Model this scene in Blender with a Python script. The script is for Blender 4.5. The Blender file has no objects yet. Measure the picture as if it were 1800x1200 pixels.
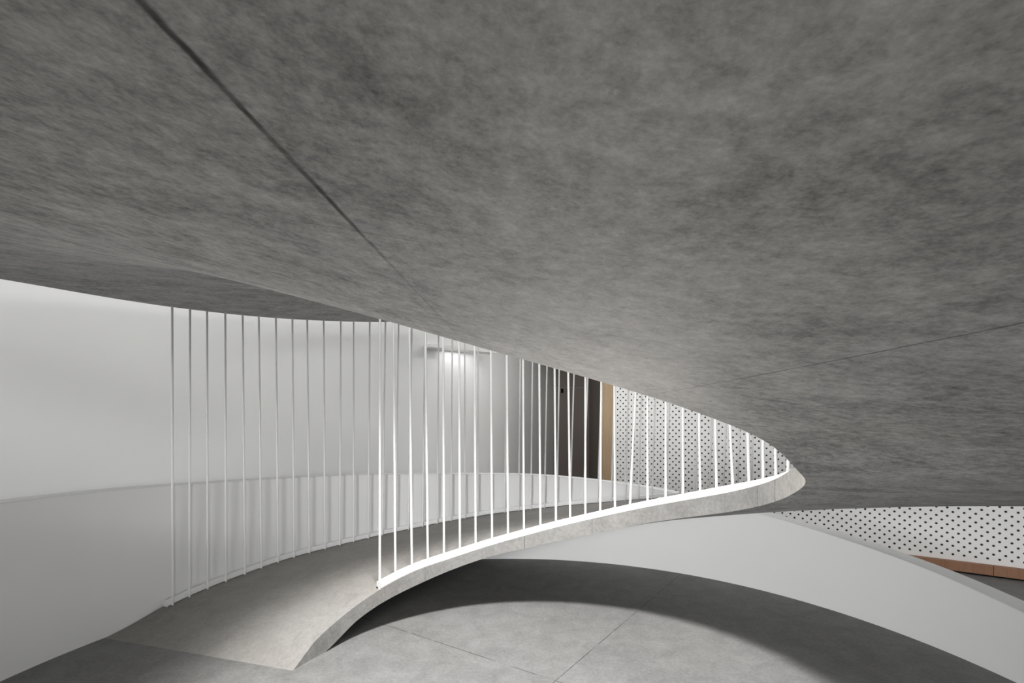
import bpy, bmesh, math, random
from mathutils import Vector, noise

# ------------------------------------------------------------------ the place
S = 1.6                                   # eye height in metres: every plan figure below is in eye heights
CX, CY = -0.019 * S, 1.777 * S            # axis of the spiral
RI, RO = 0.915 * S, 1.985 * S             # inner and outer radius of the ramp
RW, TW = 1.99 * S, 0.10 * S               # inner radius and thickness of the low drum wall
scn = bpy.context.scene
COL = scn.collection

def lerp_table(tab, x):
    t = sorted(tab)
    if x <= t[0][0]:
        return t[0][1] + (t[1][1] - t[0][1]) / (t[1][0] - t[0][0]) * (x - t[0][0])
    if x >= t[-1][0]:
        return t[-1][1] + (t[-1][1] - t[-2][1]) / (t[-1][0] - t[-2][0]) * (x - t[-1][0])
    # monotone cubic (Catmull style) so that the long curves stay smooth
    for i in range(len(t) - 1):
        if t[i][0] <= x <= t[i + 1][0]:
            x0, y0 = t[i]; x1, y1 = t[i + 1]
            d = (y1 - y0) / (x1 - x0)
            m0 = d if i == 0 else 0.5 * (d + (y0 - t[i - 1][1]) / (x0 - t[i - 1][0]))
            m1 = d if i == len(t) - 2 else 0.5 * (d + (t[i + 2][1] - y1) / (t[i + 2][0] - x1))
            h = x1 - x0; s = (x - x0) / h
            return ((2*s**3 - 3*s*s + 1) * y0 + (s**3 - 2*s*s + s) * h * m0 +
                    (-2*s**3 + 3*s*s) * y1 + (s**3 - s*s) * h * m1)

# heights round the spiral; the angle falls as the ramp climbs
TOP_IN = [(163, .0), (159, .035), (156, .064), (147.8, .116), (138.9, .168), (132.2, .205), (122.2, .253), (109, .300),
          (98.4, .345), (85.1, .405), (71.7, .470), (60, .527), (42.9, .610), (25.4, .686), (11.5, .746),
          (-4.5, .817), (-13.5, .862), (-30, .938), (-50, 1.03), (-90, 1.21), (-126, 1.375), (-150, 1.485),
          (-185, 1.62), (-220, 1.71), (-260, 1.86), (-330, 2.17), (-400, 2.50)]
BOT_IN = [(163, -.10), (156, -.03), (147.8, .026), (141.4, .080), (135, .119), (129.3, .147), (119.6, .190), (109, .240),
          (98.4, .288), (82.5, .350), (66.4, .420), (50.4, .497), (42.9, .534), (25.4, .609), (13.9, .657),
          (1.2, .714), (-11, .772), (-18, .805), (-30, .853), (-40.7, .893), (-52.3, .962), (-66, 1.023),
          (-82.5, 1.092), (-92.7, 1.137), (-103.6, 1.189), (-126, 1.296), (-150, 1.405), (-185, 1.530),
          (-220, 1.620), (-260, 1.77), (-330, 2.08), (-400, 2.41)]
TOP_OUT = [(163, .0), (159.7, .018), (154.9, .060), (149.5, .093), (143.4, .123), (137.5, .153), (125.9, .197),
           (112, .255), (97, .328), (85.3, .378), (69.6, .447), (56.5, .510), (40.7, .580), (20, .70), (3.9, .80),
           (-90, 1.24), (-185, 1.68), (-206, 1.735), (-244, 1.85), (-330, 2.22), (-400, 2.54)]
BOT_OUT = [(163, -.10), (150, -.02), (120, .10), (90, .24), (70, .335), (56, .395), (47.2, .435), (40.7, .470), (35, .505), (31, .532),
           (24, .577), (12.7, .645), (3.9, .694), (-20, .805), (-90, 1.131), (-150, 1.410), (-185, 1.572), (-206, 1.628),
           (-220, 1.664), (-232, 1.700), (-244, 1.738), (-330, 2.10), (-400, 2.42)]
WALL_TOP = [(240, .70), (174.8, .695), (163, .690), (145.6, .672), (125, .659), (101.7, .638), (83, .624), (70, .592),
            (57.7, .549), (40.6, .466), (27.8, .402), (13.9, .334), (4.2, .280), (-15, .20), (-35, .13)]

def zt(tab, a): return lerp_table(tab, a) * S
def P(a, r, z): return Vector((CX + r * math.cos(math.radians(a)), CY + r * math.sin(math.radians(a)), z))

# ------------------------------------------------------------------ helpers
def new_obj(name, verts, faces, mats, parent=None, fmat=None, uvs=None, smooth=False, sharp=None):
    me = bpy.data.meshes.new(name)
    me.from_pydata([tuple(v) for v in verts], [], faces)
    for m in (mats if isinstance(mats, (list, tuple)) else [mats]):
        me.materials.append(m)
    if fmat:
        for i, p in enumerate(me.polygons): p.material_index = fmat[i]
    if smooth:
        for i, p in enumerate(me.polygons): p.use_smooth = True if smooth is True else smooth[i]
    if uvs:
        l = me.uv_layers.new(name='UVMap')
        k = 0
        for f in uvs:
            for uv in f:
                l.data[k].uv = uv; k += 1
    me.update()
    if smooth: me.set_sharp_from_angle(angle=math.radians(35))
    o = bpy.data.objects.new(name, me)
    COL.objects.link(o)
    if parent: o.parent = parent
    return o

def empty(name, loc=(0, 0, 0)):
    o = bpy.data.objects.new(name, None); COL.objects.link(o); o.location = loc
    return o

def tag(o, label=None, cat=None, group=None, kind=None):
    if label: o['label'] = label
    if cat: o['category'] = cat
    if group: o['group'] = group
    if kind: o['kind'] = kind
    return o

def prism(pts, z0, z1):
    n = len(pts)
    v = [(x, y, z0) for x, y in pts] + [(x, y, z1) for x, y in pts]
    f = [tuple(range(n))[::-1], tuple(range(n, 2 * n))]
    for i in range(n):
        j = (i + 1) % n
        f.append((i, j, n + j, n + i))
    return v, f

def tube(pts, r, seg=10):
    v, f = [], []
    for k, p in enumerate(pts):
        d = (pts[min(k + 1, len(pts) - 1)] - pts[max(k - 1, 0)]).normalized()
        a = d.orthogonal().normalized(); b = d.cross(a)
        for s in range(seg):
            t = 2 * math.pi * s / seg
            v.append(p + r * (math.cos(t) * a + math.sin(t) * b))
    for k in range(len(pts) - 1):
        for s in range(seg):
            s2 = (s + 1) % seg
            f.append((k*seg + s, k*seg + s2, (k+1)*seg + s2, (k+1)*seg + s))
    f.append(tuple(range(seg))[::-1]); f.append(tuple(range((len(pts)-1)*seg, len(pts)*seg)))
    return v, f

# ------------------------------------------------------------------ materials
class N:
    def __init__(self, name, rough=0.8, spec=0.3):
        self.m = bpy.data.materials.new(name); self.m.use_nodes = True
        self.t = self.m.node_tree; self.b = self.t.nodes['Principled BSDF']
        self.b.inputs['Roughness'].default_value = rough
        self.b.inputs['Specular IOR Level'].default_value = spec
    def n(self, typ, **kw):
        x = self.t.nodes.new(typ)
        for k, v in kw.items(): setattr(x, k, v)
        return x
    def l(self, a, b): self.t.links.new(a, b)
    def sock(self, s, v):
        if isinstance(v, (int, float, tuple)): s.default_value = v
        else: self.l(v, s)
    def math(self, op, a, b=0.0, c=None, clamp=False):
        x = self.n('ShaderNodeMath', operation=op, use_clamp=clamp)
        self.sock(x.inputs[0], a); self.sock(x.inputs[1], b)
        if c is not None: self.sock(x.inputs[2], c)
        return x.outputs[0]
    def noise(self, vec, scale, detail=4, rough=.6, dist=0.0):
        x = self.n('ShaderNodeTexNoise'); self.l(vec, x.inputs['Vector'])
        x.inputs['Scale'].default_value = scale; x.inputs['Detail'].default_value = detail
        x.inputs['Roughness'].default_value = rough; x.inputs['Distortion'].default_value = dist
        return x.outputs['Fac']
    def rng(self, v, a, b, c, d):
        x = self.n('ShaderNodeMapRange'); self.l(v, x.inputs[0])
        for i, q in enumerate((a, b, c, d)): x.inputs[i + 1].default_value = q
        return x.outputs[0]
    def mix(self, fac, a, b, mode='MIX'):
        x = self.n('ShaderNodeMix', data_type='RGBA', blend_type=mode)
        self.sock(x.inputs[0], fac); self.sock(x.inputs[6], a); self.sock(x.inputs[7], b)
        return x.outputs[2]
    def scalecol(self, col, fac):
        x = self.n('ShaderNodeVectorMath', operation='SCALE')
        if isinstance(col, tuple): x.inputs[0].default_value = col[:3]
        else: self.l(col, x.inputs[0])
        self.sock(x.inputs['Scale'], fac)
        return x.outputs[0]
    def mapping(self, vec, loc=(0, 0, 0), rot=(0, 0, 0), sc=(1, 1, 1)):
        x = self.n('ShaderNodeMapping'); self.l(vec, x.inputs[0])
        x.inputs[1].default_value = loc; x.inputs[2].default_value = rot; x.inputs[3].default_value = sc
        return x.outputs[0]
    def done(self, col, bump=None, strength=.3, dist=.01):
        self.sock(self.b.inputs['Base Color'], col)
        if bump is not None:
            x = self.n('ShaderNodeBump'); x.inputs['Strength'].default_value = strength
            x.inputs['Distance'].default_value = dist
            self.l(bump, x.inputs['Height']); self.l(x.outputs[0], self.b.inputs['Normal'])
        return self.m

def line(N_, coord, wob, at, w, cov=None, strength=1.0):
    """mask of a thin joint where coord == at (with a little wander)"""
    d = N_.math('ABSOLUTE', N_.math('SUBTRACT', N_.math('ADD', coord, wob), at))
    m = N_.rng(d, w * .35, w, strength, 0.0)
    return N_.math('MULTIPLY', m, cov) if cov is not None else m

def concrete(name, base, joints=(), cross=(), contrast=1.0, rough=.75, spots=False, floorlines=False, spec=.3, use_uv=False, streak=False):
    M = N(name, rough, spec)
    tc = M.n('ShaderNodeTexCoord')
    vec = tc.outputs['Object']
    if streak:
        sv = M.mapping(tc.outputs['UV'], sc=(1.0, 1.7, 1.0))
    else:
        sv = vec
    big = M.noise(vec, .9, 3, .55)
    mid = M.noise(sv, 5.5, 6, .68, .6)
    fine = M.noise(vec, 42, 5, .75)
    grain = M.noise(vec, 190, 2, .6)
    f = M.math('ADD', M.math('MULTIPLY', M.math('SUBTRACT', big, .5), .5 * contrast),
               M.math('MULTIPLY', M.math('SUBTRACT', mid, .5), .95 * contrast))
    f = M.math('ADD', f, M.math('MULTIPLY', M.math('SUBTRACT', fine, .5), 1.1 * contrast))
    f = M.math('ADD', f, M.math('MULTIPLY', M.math('SUBTRACT', grain, .5), .4 * contrast))
    f = M.math('ADD', f, 1.0)
    warm = M.noise(M.mapping(vec, (3, 8, 1)), 1.3, 2)
    col = M.mix(M.rng(warm, .35, .65, 0, 1), (base[0], base[1], base[2], 1), (base[0] * 1.01, base[1] * .995, base[2] * .975, 1))
    col = M.scalecol(col, f)
    dark = None
    height = M.math('MULTIPLY', fine, .3)
    if joints or cross:
        sep = M.n('ShaderNodeSeparateXYZ'); M.l(tc.outputs['UV'], sep.inputs[0])
        wob = M.math('MULTIPLY', M.math('SUBTRACT', M.noise(vec, 30, 5), .5), .006)
        br = M.rng(M.noise(vec, 11, 3, .7), .3, .55, .35, 1)
        masks = []
        for at, slope, w, st, r0, r1 in joints:          # at: arc coordinate at r = 1.5 eye heights
            c = M.math('ADD', sep.outputs[0], M.math('MULTIPLY', sep.outputs[1], -slope))
            cov = M.math('MULTIPLY', br, M.rng(sep.outputs[1], r0, r1, .30 if r0 > S else 0, 1))
            masks.append(line(M, c, wob, at, w, cov, st))
        for at, a0, a1, w, st in cross:
            cov = M.math('MULTIPLY', M.rng(sep.outputs[0], a0, a0 + .03, 0, 1), M.rng(sep.outputs[0], a1 - .03, a1, 1, 0))
            masks.append(line(M, sep.outputs[1], wob, at, w, cov, st))
        dark = masks[0]
        for m in masks[1:]: dark = M.math('MAXIMUM', dark, m)
    if floorlines:
        r = M.mapping(vec, (0, 0, 0), (0, 0, math.radians(34.4)))
        sep = M.n('ShaderNodeSeparateXYZ'); M.l(r, sep.inputs[0])
        wob = M.math('MULTIPLY', M.math('SUBTRACT', M.noise(vec, 9, 3), .5), .004)
        br = M.rng(M.noise(vec, 7, 3, .7), .40, .52, .12, 1)
        d1 = line(M, sep.outputs[1], wob, floorlines[0], .0045, br, .8)
        d2 = line(M, sep.outputs[0], wob, floorlines[1], .0045, br, .8)
        dark = M.math('MAXIMUM', d1, d2)
    # pits and pale lime marks
    v = M.n('ShaderNodeTexVoronoi'); M.l(vec, v.inputs['Vector']); v.inputs['Scale'].default_value = 8.0
    pit = M.math('MULTIPLY', M.rng(v.outputs['Distance'], .02, .05, 1, 0), M.rng(M.noise(vec, 3.1, 2), .52, .60, 0, .8))
    dark = M.math('MAXIMUM', dark, pit) if dark is not None else pit
    if spots:
        sp_ = M.n('ShaderNodeSeparateXYZ'); M.l(tc.outputs['UV'], sp_.inputs[0])
        ragged = M.rng(M.noise(vec, 170, 4, .7, .8), .42, .58, 0, 1)
        for a_, r_, w_ in ((-87.0, 1.533, .009), (-89.0, 1.600, .006), (-86.46, 1.617, .008), (-86.5, 1.603, .010), (-86.2, 1.600, .006), (-88.05, 1.598, .006), (-88.4, 1.50, .006), (-86.9, 1.48, .008)):
            du = M.math('SUBTRACT', sp_.outputs[0], arc(a_)); dv = M.math('SUBTRACT', sp_.outputs[1], r_ * S)
            dd = M.math('SQRT', M.math('ADD', M.math('MULTIPLY', du, du), M.math('MULTIPLY', dv, dv)))
            col = M.mix(M.math('MULTIPLY', M.math('MULTIPLY', M.rng(dd, w_ * .4, w_, 1, 0), ragged), .65), col, (.60, .60, .59, 1))
        w = M.noise(M.mapping(vec, (5, 2, 7)), 30, 6, .8, 1.2)
        reg = M.noise(M.mapping(vec, (1.3, 4.1, 0)), 5.5, 2)
        pale = M.math('MULTIPLY', M.rng(w, .60, .70, 0, 1), M.rng(reg, .62, .72, 0, 1))
        col = M.mix(M.math('MULTIPLY', pale, .55), col, (.55, .55, .54, 1))
    col = M.mix(M.math('MULTIPLY', dark, .93), col, (.012, .012, .012, 1))
    height = M.math('SUBTRACT', height, M.math('MULTIPLY', dark, 2.0))
    return M.done(col, height, .35, .004)

def plaster(name, base, rough=.6):
    M = N(name, rough, .25)
    tc = M.n('ShaderNodeTexCoord'); v = tc.outputs['Object']
    f = M.math('ADD', M.math('MULTIPLY', M.math('SUBTRACT', M.noise(v, 1.1, 3), .5), .07), 1.0)
    return M.done(M.scalecol(base, f), M.noise(v, 120, 3), .05, .002)

def wood(name, c1, c2, axis):
    M = N(name, .55, .3)
    tc = M.n('ShaderNodeTexCoord'); v = tc.outputs['Object']
    sc = [60, 60, 60]; sc[axis] = 3.0
    g = M.noise(M.mapping(v, sc=tuple(sc)), 1.0, 5, .7, .8)
    g2 = M.noise(M.mapping(v, sc=tuple(s * .18 for s in sc)), 1.0, 2)
    f = M.math('ADD', M.math('MULTIPLY', g, .65), M.math('MULTIPLY', g2, .35))
    return M.done(M.mix(M.rng(f, .3, .7, 0, 1), c1 + (1,), c2 + (1,)), g, .15, .002)

ARC = 1.45 * S                                           # arc coordinate = angle(rad) * ARC
def arc(a): return math.radians(a) * ARC
K = ARC * math.pi / 180

mat_soffit = concrete('board_marked_concrete', (.345, .345, .343),
    joints=[(arc(-93.9), 0.0, .0045, 1.0, 1.30*S, 1.46*S),
            (arc(-68.9), -K * 5.0 / S, .0022, .75, .5*S, .9*S),
            (arc(-190), 0.0, .0045, .7, 1.1*S, 1.3*S)],
    cross=[(1.405*S, arc(-96.5), arc(-91.5), .0012, .5)], contrast=1.8, spots=True)
mat_deck = concrete('smooth_ramp_concrete', (.245, .236, .224), contrast=.6)
mat_fascia = concrete('cast_edge_concrete', (.225, .221, .214), contrast=.85,
    joints=[(arc(84.6), 0, .010, .55, -2, -1), (arc(61.8), 0, .006, .4, -2, -1), (arc(-4.8), 0, .012, .55, -2, -1), (arc(3.0), 0, .007, .5, -2, -1), (arc(118), 0, .006, .35, -2, -1)])
mat_floor = concrete('polished_floor_concrete', (.215, .215, .213), contrast=.7, rough=.55, floorlines=(0, 0))
mat_white = plaster('white_plaster', (.80, .80, .79))
mat_drum = plaster('white_drum_paint', (.82, .82, .815), .5)
mat_cap = plaster('pale_grey_cap_paint', (.74, .74, .73), .6)
mat_brown = plaster('taupe_wall_paint', (.30, .27, .245), .6)
mat_dark = plaster('dark_brown_paint', (.17, .145, .125), .5)
mat_metal = N('white_powder_coated_steel', .35, .5).done((.86, .86, .85, 1))
mat_woodv = wood('pale_oak_upright', (.36, .25, .15), (.50, .37, .25), 2)
mat_plinth_top = wood('oak_plinth_face', (.24, .115, .062), (.36, .19, .115), 2)
mat_black = N('black_gap', .9, .1).done((.01, .01, .01, 1))
mat_lampface = N('lamp_lens', .4)
mat_lampface.b.inputs['Emission Color'].default_value = (1, .98, .95, 1)
mat_lampface.b.inputs['Emission Strength'].default_value = .25
mat_lampface = mat_lampface.done((.9, .9, .9, 1))

# floor joints: rotate object space and find where they run
def set_floorlines():
    a = math.radians(34.4)
    def rot(p): return (p[0]*math.cos(a) - p[1]*math.sin(a), p[0]*math.sin(a) + p[1]*math.cos(a))
    p1, p2 = rot((-.257*S, 2.262*S)), rot((.124*S, 1.991*S))
    q1, q2 = rot((1.143*S, 3.265*S)), rot((.099*S, 1.98*S))
    return (p1[1] + p2[1]) / 2, (q1[0] + q2[0]) / 2, p1, p2, q1, q2
fl = set_floorlines()
bpy.data.materials.remove(mat_floor)
mat_floor = concrete('polished_floor_concrete', (.172, .172, .170), contrast=.9, rough=.6, floorlines=(fl[0], fl[1]))

# ------------------------------------------------------------------ perforated wall plane
WD = Vector((1, -.761, 0)).normalized()                  # direction along the wall
WN = Vector((-WD.y * -1, WD.x * -1, 0))                  # placeholder, set just below
WN = Vector((WD.y, -WD.x, 0))                            # towards the room (negative y)
if WN.y > 0: WN = -WN
W0 = Vector((0, 5.775 * S, 0))
def on_wall(x):                                          # point of the wall line seen at slope u = X/Y
    Y = 5.775 / (1 + .761 * x); return Vector((x * Y * S, Y * S, 0))
def wall_s(p): return (p - W0).dot(WD)

def perforated():
    M = N('perforated_white_board', .5, .3)
    uv = M.n('ShaderNodeUVMap'); sep = M.n('ShaderNodeSeparateXYZ'); M.l(uv.outputs[0], sep.inputs[0])
    v = .0583 * S
    # one known hole fixes the phase of the lattice
    p = on_wall((1757.2 - 900) / 880.0); s0 = wall_s(p); z0 = S - (983.5 - 748) * p.y / 880.0
    def cell(c, off):
        fr = M.math('FRACT', M.math('ADD', M.math('DIVIDE', M.math('SUBTRACT', c, off), v), 100.5))
        return M.math('MULTIPLY', M.math('SUBTRACT', fr, .5), v)
    def dots(ox, oz):
        a = cell(sep.outputs[0], s0 + ox); b = cell(sep.outputs[1], z0 + oz)
        return M.math('SQRT', M.math('ADD', M.math('MULTIPLY', a, a), M.math('MULTIPLY', b, b)))
    d = M.math('MINIMUM', dots(0, 0), dots(v / 2, v / 2))
    m = M.rng(d, .0108, .0126, 1, 0)
    low = M.math('MULTIPLY', M.math('GREATER_THAN', sep.outputs[1], .16 * 1.0), M.math('GREATER_THAN', sep.outputs[0], WALL_S0 + .03))
    m = M.math('MULTIPLY', m, low)
    col = M.mix(m, (.82, .815, .80, 1), (.006, .006, .006, 1))
    return M.done(col, M.math('MULTIPLY', m, -1.0), .6, .01)

p_post_l, p_post_r = on_wall((1057 - 900) / 880.), on_wall((1079 - 900) / 880.)
p_door_l = on_wall((990 - 900) / 880.)
WALL_S0 = wall_s(p_post_r); WALL_S1 = WALL_S0 + 7.2
HC = 6.3                                                  # ceiling height
mat_perf = perforated()

def slab_along(name, s0, s1, z0, z1, front, back, mat, parent=None, uv=False, mats=None):
    """box along the perforated wall: front/back are distances towards the room"""
    a, b = W0 + WD * s0, W0 + WD * s1
    q = [a + WN * front, b + WN * front, b + WN * back, a + WN * back]
    v = [Vector((p.x, p.y, z0)) for p in q] + [Vector((p.x, p.y, z1)) for p in q]
    f = [(0, 1, 5, 4), (1, 2, 6, 5), (2, 3, 7, 6), (3, 0, 4, 7), (4, 5, 6, 7), (3, 2, 1, 0)]
    uvs = None
    if uv:
        uvs = [[(wall_s(Vector((v[i].x, v[i].y, 0))), v[i].z) for i in ff] for ff in f]
    return new_obj(name, v, f, mat, parent, uvs=uvs)

# ------------------------------------------------------------------ setting
fv, ff = prism([(-8, -15), (9.5, -15), (9.5, 13), (-8, 13)], -.25, 0)
tag(new_obj('floor', fv, ff, mat_floor), kind='structure')
fv, ff = prism([(-8, -15), (9.5, -15), (9.5, 13), (-8, 13)], HC, HC + .25)
tag(new_obj('ceiling', fv, ff, mat_white), kind='structure')

tag(slab_along('wall_right', WALL_S0, WALL_S1, 0, HC, 0, -.12, mat_perf, uv=True), kind='structure')
# oak upright beside the dark door
tag(slab_along('trim_1', wall_s(p_post_l), WALL_S0, 0, HC, .03, -.14, mat_woodv), kind='structure')
# dark door with its transom, set at the back of a recess
def bx(name, x0, x1, y0, y1, z0, z1, mat, parent=None):
    v, f = prism([(x0, y0), (x1, y0), (x1, y1), (x0, y1)], z0, z1)
    return new_obj(name, v, f, mat, parent)
DY = 6.55 * S
dr = bx('door_1', .50 * S, 1.22 * S, DY, DY + .05, 0.0, 1.495 * S, mat_dark); tag(dr, kind='structure')
bx('hinge', .640 * S, .672 * S, DY - .02, DY, 1.43 * S, 1.485 * S, mat_black, dr)
tag(bx('trim_2', .50 * S, 1.22 * S, DY, DY + .05, 1.505 * S, HC, mat_dark), kind='structure')
tag(bx('wall_back', p_post_l.x + .16, p_post_l.x + .28, p_post_l.y - .05, DY + .05, 0, HC, mat_dark), kind='structure')
# oak plinth at the foot of the perforated wall
bb = empty('baseboard_right', W0 + WD * (WALL_S0 + 2.5)); tag(bb, kind='structure')
sj = wall_s(Vector(((1745 - 900) / 880. * 3.33 * S, 3.33 * S, 0)))
pj = WN * .0
def plinth(s0, s1):
    o = slab_along('plinth_board', s0, s1, .018, .118, .075, .001, mat_plinth_top)
    o.parent = bb; o.matrix_parent_inverse = bb.matrix_world.inverted() if False else o.matrix_parent_inverse
    for v in o.data.vertices: v.co -= bb.location
    return o
plinth(WALL_S0 + .01, sj - .002); plinth(sj + .002, WALL_S1)
o = slab_along('shadow_gap', WALL_S0 + .01, WALL_S1, .0, .018, .055, .001, mat_black, bb)
for v in o.data.vertices: v.co -= bb.location

# tall white wall sweeping round behind the ramp
WL = [(-2.45, -2.6), (-2.75, -1.0), (-2.85, .4), (-2.83, 1.5), (-2.68, 2.5), (-2.30, 3.35), (-1.70, 4.0), (-1.05, 4.46), (-.50, 4.80), (-.12, 5.25), (.20, 5.85), (.625, 6.72)]
def crv(pts, n=10):
    out = []
    for i in range(len(pts) - 1):
        p0 = pts[max(i-1, 0)]; p1 = pts[i]; p2 = pts[i+1]; p3 = pts[min(i+2, len(pts)-1)]
        for k in range(n):
            t = k / n
            out.append(tuple(.5 * (2*p1[j] + (p2[j]-p0[j])*t + (2*p0[j]-5*p1[j]+4*p2[j]-p3[j])*t*t + (-p0[j]+3*p1[j]-3*p2[j]+p3[j])*t**3) for j in (0, 1)))
    out.append(pts[-1]); return out
wl = [Vector((x * S, y * S, 0)) for x, y in crv(WL)]
v, f = [], []
for i, p in enumerate(wl):
    d = (wl[min(i+1, len(wl)-1)] - wl[max(i-1, 0)]).normalized(); nrm = Vector((-d.y, d.x, 0))
    q = p + nrm * .15
    v += [(p.x, p.y, 0), (p.x, p.y, HC), (q.x, q.y, HC), (q.x, q.y, 0)]
for i in range(len(wl) - 1):
    a, b = 4*i, 4*i + 4
    for k in range(4): f.append((a+k, b+k, b+(k+1) % 4, a+(k+1) % 4))
f += [(0, 1, 2, 3), (4*len(wl)-1, 4*len(wl)-2, 4*len(wl)-3, 4*len(wl)-4)]
tag(new_obj('wall_left', v, f, mat_white, smooth=True), kind='structure')
bpy.data.objects['wall_left'].data.polygons.foreach_set('use_smooth', [k % 4 == 0 or k % 4 == 2 for k in range(len(f)-2)] + [False, False])
bpy.data.objects['wall_left'].data.set_sharp_from_angle(angle=math.radians(35))

# ------------------------------------------------------------------ low drum wall
v, f, fm = [], [], []
angs = [215 - i * 1.0 for i in range(251)]
for a in angs:
    z = zt(WALL_TOP, a)
    v += [P(a, RW, 0), P(a, RW, z), P(a, RW + TW, z), P(a, RW + TW, 0)]
for i in range(len(angs) - 1):
    a, b = 4*i, 4*i + 4
    for k in range(4):
        f.append((a+k, a+(k+1) % 4, b+(k+1) % 4, b+k)); fm.append(1 if k == 1 else 0)
f += [(3, 2, 1, 0), (4*len(angs)-4, 4*len(angs)-3, 4*len(angs)-2, 4*len(angs)-1)]; fm += [0, 0]
dw = empty('drum_wall', (CX, CY, 0))
tag(dw, 'low curved white drum wall with a sloping top, wrapped round the outside of the spiral ramp', 'low wall')
def rel(vs): return [Vector(q) - Vector((CX, CY, 0)) for q in vs]
new_obj('wall_shell', rel(v), f, [mat_drum, mat_drum], dw, fmat=fm, smooth=[(k % 4 in (0, 2)) and k < len(f)-2 for k in range(len(f))])
# grey coping laid along the top
cv, cf = [], []
for a in angs:
    z = zt(WALL_TOP, a)
    cv += [P(a, RW - .003, z - .002), P(a, RW - .003, z + .005), P(a, RW + TW + .003, z + .005), P(a, RW + TW + .003, z - .002)]
for i in range(len(angs) - 1):
    a, b = 4*i, 4*i + 4
    for k in range(4): cf.append((a+k, a+(k+1) % 4, b+(k+1) % 4, b+k))
cf += [(3, 2, 1, 0), (4*len(angs)-4, 4*len(angs)-3, 4*len(angs)-2, 4*len(angs)-1)]
o = new_obj('coping', rel(cv), cf, mat_cap, dw); o['label'] = 'thin pale grey coping'

# ------------------------------------------------------------------ spiral ramp
A0, A1, DA = 163.0, -400.0, 1.0
NR = 8
angs = [A0 - i * DA for i in range(int((A0 - A1) / DA) + 1)]
ramp = empty('spiral_ramp', (CX, CY, 0))
tag(ramp, 'grey concrete spiral ramp rising from the floor and curling overhead as a huge soffit', 'ramp')
def grid(name, zi, zo, mat, flip, noise_amp=0.0):
    v, f, uv = [], [], []
    for a in angs:
        for k in range(NR + 1):
            t = k / NR; r = RI + (RO - RI) * t
            z = zt(zi, a) * (1 - t) + zt(zo, a) * t
            v.append(P(a, r, z) - Vector((CX, CY, 0)))
    W = NR + 1
    for i in range(len(angs) - 1):
        for k in range(NR):
            q = (i*W + k, i*W + k + 1, (i+1)*W + k + 1, (i+1)*W + k)
            if flip: q = q[::-1]
            f.append(q)
            uv.append([(arc(angs[j // W]), RI + (RO - RI) * (j % W) / NR) for j in q])
    return v, f, uv
def merged(name, parts, mats, parent):
    V, F, U, FM, SM = [], [], [], [], []
    for (v, f, uv, mi, sm) in parts:
        o = len(V); V += v; F += [tuple(i + o for i in q) for q in f]; U += uv
        FM += [mi] * len(f); SM += [sm] * len(f)
    return new_obj(name, V, F, mats, parent, FM, U, SM)
vt, ft, ut = grid('t', TOP_IN, TOP_OUT, 0, True)
vb, fb, ub = grid('b', BOT_IN, BOT_OUT, 0, False)
def skirt(tabT, tabB, r, flip):
    v, f, uv = [], [], []
    for a in angs:
        v += [P(a, r, zt(tabT, a)) - Vector((CX, CY, 0)), P(a, r, zt(tabB, a)) - Vector((CX, CY, 0))]
    for i in range(len(angs) - 1):
        q = (2*i, 2*i + 1, 2*i + 3, 2*i + 2)
        if flip: q = q[::-1]
        f.append(q); uv.append([(arc(angs[j // 2]), (j % 2) * .1) for j in q])
    return v, f, uv
vi, fi, ui = skirt(TOP_IN, BOT_IN, RI, False)
vo, fo, uo = skirt(TOP_OUT, BOT_OUT, RO, True)
nl = len(angs) - 1; W = NR + 1
end = [vt[0], vt[NR], vb[NR], vb[0]]; end2 = [vt[nl*W], vt[nl*W + NR], vb[nl*W + NR], vb[nl*W]]
merged('ramp_slab', [(vt, ft, ut, 0, True), (vb, fb, ub, 1, True), (vi, fi, ui, 2, True), (vo, fo, uo, 2, True),
       (end, [(0, 1, 2, 3)], [[(0, 0)] * 4], 2, False), (end2, [(3, 2, 1, 0)], [[(0, 0)] * 4], 2, False)],
       [mat_deck, mat_soffit, mat_fascia], ramp)

# ------------------------------------------------------------------ railings
def rail_bar(name, a0, a1, r0, r1, tab_r, lift, h, mat, parent, org):
    v, f = [], []
    n = int(abs(a0 - a1) / 1.0); A = [a0 + (a1 - a0) * i / n for i in range(n + 1)]
    for a in A:
        z = tab_r(a) + lift
        for r, dz in ((r0, 0), (r1, 0), (r1, h), (r0, h)): v.append(P(a, r, z + dz) - org)
    for i in range(n):
        for k in range(4): f.append((4*i + k, 4*i + (k+1) % 4, 4*i + 4 + (k+1) % 4, 4*i + 4 + k))
    f += [(0, 1, 2, 3), (4*n + 3, 4*n + 2, 4*n + 1, 4*n)]
    o = new_obj(name, v, f, mat, parent)
    b = o.modifiers.new('edge', 'BEVEL'); b.width = .005; b.segments = 2; b.limit_method = 'ANGLE'
    return o
def deck(a, r):
    t = (r - RI) / (RO - RI); return zt(TOP_IN, a) * (1 - t) + zt(TOP_OUT, a) * t
def under(a, r):
    t = (r - RI) / (RO - RI); return zt(BOT_IN, a) * (1 - t) + zt(BOT_OUT, a) * t

def ang_at(px, r):
    """angle on the circle of radius r, far side, on the sight line of slope px"""
    u = (px - 900) / 880.
    cx, cy, r = CX / S, CY / S, r / S
    a = u*u + 1; b = -2 * (u*cx + cy); c = cx*cx + cy*cy - r*r
    Y = (-b + math.sqrt(max(b*b - 4*a*c, 0))) / (2*a)
    return math.degrees(math.atan2(Y - cy, u*Y - cx)), Y * S

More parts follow.
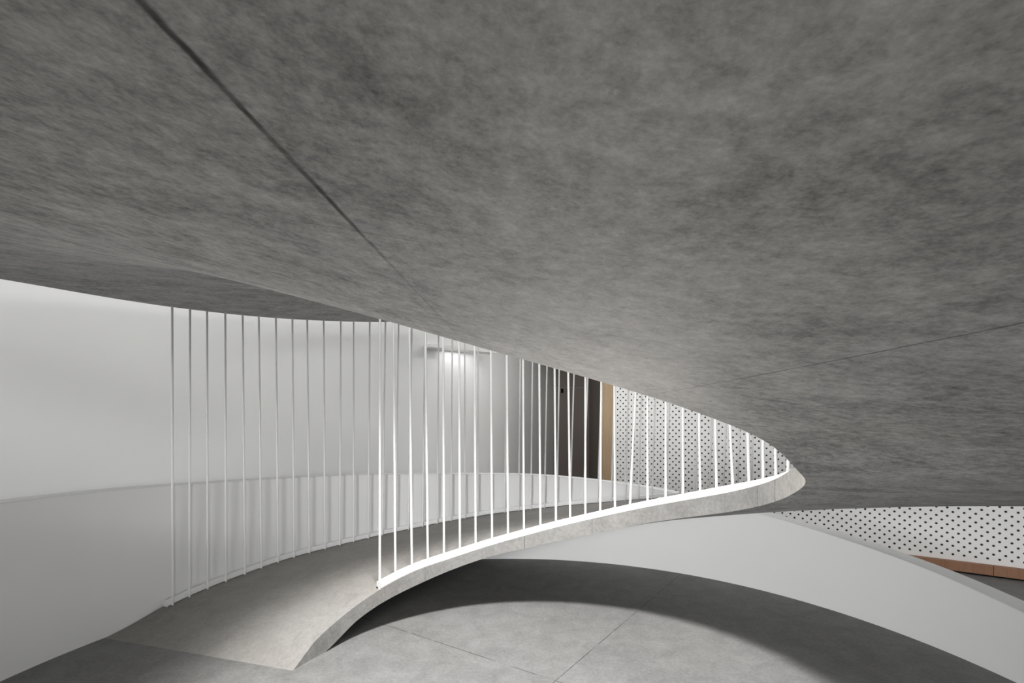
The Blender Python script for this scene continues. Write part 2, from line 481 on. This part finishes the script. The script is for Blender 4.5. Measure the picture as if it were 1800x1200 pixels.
def add_rods(parent, rods, rr, rod_r, lift_fn, org, top_clear):
    for (xb, xt, yt) in rods:
        ab, Yb = ang_at(xb, rr); at, Yt = ang_at(xt, rr)
        zb = lift_fn(ab); ztop = S - (yt - 748) * Yt / 880.
        zend = under(ab - 360, rr) + top_clear
        k = (zend - zb) / max(ztop - zb, .3 * S)
        ae = ab + (at - ab) * k
        zend = under(ae - 360, rr) + top_clear
        v, f = tube([P(ab, rr, zb) - org, P(ae, rr, zend) - org], rod_r, 10)
        new_obj('rod', v, f, mat_metal, parent, smooth=[True] * (len(f) - 2) + [False, False])

ORG = Vector((CX, CY, 0))
inner = empty('inner_railing', ORG)
tag(inner, 'brightly lit white steel railing of close vertical rods along the inner edge of the ramp', 'railing')
ai0 = ang_at(665, RI + .03)[0]
def inner_seat(a):                                        # the rail sinks into the concrete towards its far end
    t = min(max((24 - a) / 36.0, 0), 1)
    return deck(a, RI + .03) - .044 * t ** 1.6
rail_bar('bottom_rail', ai0, -12, RI + .004, RI + .052, inner_seat, .001, .052, mat_metal, inner, ORG)
INNER = [(667.5, 668, 562), (695, 692, 569), (724, 720, 576), (752, 748, 584), (780.5, 779, 592), (808.5, 807, 601),
 (836, 834.5, 609), (865, 863, 616), (893, 891, 625), (921, 919.5, 632), (950, 948, 640), (977.5, 975, 648),
 (1002.5, 999, 657), (1029, 1029, 665), (1055, 1057, 674), (1081, 1080, 681), (1107, 1117.5, 692), (1138.5, 1138, 698),
 (1170, 1170.5, 708), (1200.5, 1200.5, 718), (1231, 1229, 727), (1260, 1257.5, 737), (1289, 1283, 747), (1317, 1314, 761),
 (1342, 1341, 774), (1364.5, 1362, 788), (1386, 1386, 806)]
add_rods(inner, INNER, RI + .062, .0092, lambda a: deck(a, RI + .062) + .002, ORG, .004)
ab = ang_at(664.5, RI + .06)[0]
v, f = tube([P(ab + .35, RI + .045, deck(ab, RI + .045)) - ORG, P(ab + .35, RI + .045, deck(ab, RI + .045) + .008) - ORG], .012, 12)
o = new_obj('anchor_bolt', v, f, mat_black, inner); o['label'] = 'dark anchor bolt at the foot of the first rod'

outer = empty('outer_railing', ORG)
tag(outer, 'thin white steel rod railing on the outer ramp edge, against the drum wall', 'railing')
ao0 = ang_at(291, RO - .03)[0]
rail_bar('bottom_rail', ao0, 12, RO - .055, RO - .010, lambda a: deck(a, RO - .03), .004, .045, mat_metal, outer, ORG)
OB = [303.5,333,365,397,430.5,459.5,489,517,544,571.5,597.5,621.5,647.5,672,695,718,743,768.6,793,817.5,840,864,887.5,911.7,
      933,957,979,1002,1026,1050.7,1074.7,1099,1121.7,1145.6,1170,1195,1221,1246,1271,1296,1320]
OT = [302.8,334,364,396,426.5,455,485,514,540,569,599,621.5,650,677.5,700.6,724,747,771,795,817,840.5,865,890,914.5,936,961.5,
      983,1009,1033,1057,1080,1104.5,1128,1152,1177,1202,1227,1252,1276,1300,1323]
def silh(x):
    t = [(300, 538), (396, 549), (455, 556), (514, 560), (569, 563), (677, 565), (779, 591), (891, 624), (1002, 655), (1138, 697), (1229, 727), (1313, 758), (1351, 778)]
    for i in range(len(t) - 1):
        if t[i][0] <= x <= t[i+1][0]: return t[i][1] + (t[i+1][1]-t[i][1]) * (x-t[i][0]) / (t[i+1][0]-t[i][0])
    return 560
add_rods(outer, [(b, t, silh(t)) for b, t in zip(OB, OT)], RO - .068, .0088, lambda a: deck(a, RO - .068) + .001, ORG, .004)

# ------------------------------------------------------------------ linear wall light by the tall wall

lt = empty('wall_light', (0, 0, 0))
tag(lt, 'slim linear light fixture high on the tall white wall, half hidden by the overhead soffit', 'wall light')
def wl_point(s):                                          # point and frame on the tall wall for a given X (eye heights)
    for i in range(len(wl) - 1):
        if wl[i].x <= s * S <= wl[i+1].x and wl[i].y > 2 * S:
            t = (s * S - wl[i].x) / (wl[i+1].x - wl[i].x); p = wl[i].lerp(wl[i+1], t)
            d = (wl[i+1] - wl[i]).normalized(); return p, d, Vector((d.y, -d.x, 0))
LP, LD, LN = wl_point(-.62)
lt.location = (LP.x, LP.y, 1.705 * S)
def box_frame(name, s0, s1, n0, n1, z0, z1, mat):
    v = []
    for z in (z0, z1):
        for (s, n) in ((s0, n0), (s1, n0), (s1, n1), (s0, n1)):
            q = LD * s + LN * n; v.append((q.x, q.y, z))
    f = [(3, 2, 1, 0), (4, 5, 6, 7), (0, 1, 5, 4), (1, 2, 6, 5), (2, 3, 7, 6), (3, 0, 4, 7)]
    return new_obj(name, v, f, mat, lt)
box_frame('housing', -.36, .75, .0, .22, .0, .045, mat_metal)
box_frame('lens', -.36, .70, .04, .18, .045, .052, mat_lampface)

# ------------------------------------------------------------------ lamps
def area(name, loc, rot, sx, sy, power, col=(1, 1, 1), spread=180):
    d = bpy.data.lights.new(name, 'AREA'); d.shape = 'RECTANGLE'; d.size = sx; d.size_y = sy
    d.energy = power; d.color = col; d.spread = math.radians(spread)
    o = bpy.data.objects.new(name, d); COL.objects.link(o); o.location = loc; o.rotation_euler = rot
    return o
def aim(o, target):
    o.rotation_euler = (Vector(target) - o.location).to_track_quat('-Z', 'Y').to_euler()
    return o
# the lamp over the open eye of the spiral
def spot(name, loc, target, power, size, radius, blend, col=(1, 1, 1)):
    d = bpy.data.lights.new(name, 'SPOT'); d.energy = power; d.shadow_soft_size = radius
    d.spot_size = math.radians(size); d.spot_blend = blend; d.color = col
    o = bpy.data.objects.new(name, d); COL.objects.link(o); o.location = loc
    return aim(o, target)
spot('eye_downlight', (CX - .20 * S, CY - .30 * S, 3.0 * S), (CX + .05 * S, CY + .05 * S, 0), 1960, 54, .30, .5, (1, .99, .975))
# added spots without fixtures at the inner rail, brightening the soffit opposite
for a_, p_ in ((88, 44), (72, 62), (56, 64), (40, 46)):
    r_ = RI + .03
    spot('soffit_fill', P(a_, r_, deck(a_, r_) + .07), P(-84, RI + .18, 1.12 * S), p_, 88, .02, 1.0, (1, .94, .87))
spot('soffit_fill', P(98, RI + .03, deck(98, RI + .03) + .07), P(-93, RI + .50, 1.15 * S), 60, 80, .02, 1.0, (1, .97, .93))
# lamp over the tall wall, downlight of the fixture, and three added fills
aim(area('wall_lamp', (-1.2 * S, 1.7 * S, 3.5 * S), (0, 0, 0), 1.8, .8, 88), (-2.80 * S, 2.2 * S, .9 * S))
aim(area('back_fill', (.7 * S, 4.0 * S, 2.4 * S), (0, 0, 0), 1.4, .8, 40), (.9 * S, 3.6 * S, .4 * S))  # added fill, lifts the far drum wall and boards
aim(area('shelf_downlight', LP + LD * .25 + LN * .12 + Vector((0, 0, 1.700 * S)), (0, 0, 0), .7, .08, 1.6), LP + LD * .25 + LN * .02 + Vector((0, 0, 0)))
aim(area('hall_fill', (1.0 * S, 5.0 * S, 2.8 * S), (0, 0, 0), 2.0, 1.0, 28), (-2.6 * S, 2.4 * S, 1.2 * S))  # added fill, lifts the tall wall
aim(area('board_fill', (1.9 * S, 3.0 * S, 2.9 * S), (0, 0, 0), 2.0, .6, 9), (2.2 * S, 4.2 * S, .8 * S))  # added fill, lifts the perforated boards
# light from low behind the viewer, plus two added fills
aim(area('rear_light', (-4.0 * S, -8.5 * S, 1.0 * S), (0, 0, 0), 4.0, 1.2, 650), (1.0 * S, 2.6 * S, .7 * S))
aim(area('high_rear_fill', (-1.8 * S, -6.0 * S, 1.9 * S), (0, 0, 0), 5.0, 1.0, 114, spread=60), (1.0 * S, 3.5 * S, .3 * S))  # added high fill, brightens the drum wall under the soffit
aim(area('side_fill', (2.5 * S, -5.5 * S, 1.5 * S), (0, 0, 0), 3.0, .8, 30, spread=50), (-2.7 * S, 2.2 * S, 1.15 * S))  # added fill aimed at the left walls

w = bpy.data.worlds.new('world'); scn.world = w; w.use_nodes = True
w.node_tree.nodes['Background'].inputs[0].default_value = (.96, .98, 1, 1)
w.node_tree.nodes['Background'].inputs[1].default_value = .12

# ------------------------------------------------------------------ camera
cd = bpy.data.cameras.new('camera'); cam = bpy.data.objects.new('camera', cd); COL.objects.link(cam)
cam.location = (0, 0, S); cam.rotation_euler = (math.radians(90), 0, 0)
cd.sensor_width = 36; cd.lens = 36 * 880 / 1800; cd.shift_y = (748 - 600) / 1800; cd.clip_start = .02
scn.camera = cam
scn.view_settings.view_transform = 'Standard'; scn.view_settings.look = 'None'
scn.view_settings.gamma = 1; scn.view_settings.use_curve_mapping = False
scn.view_settings.exposure = 0.0
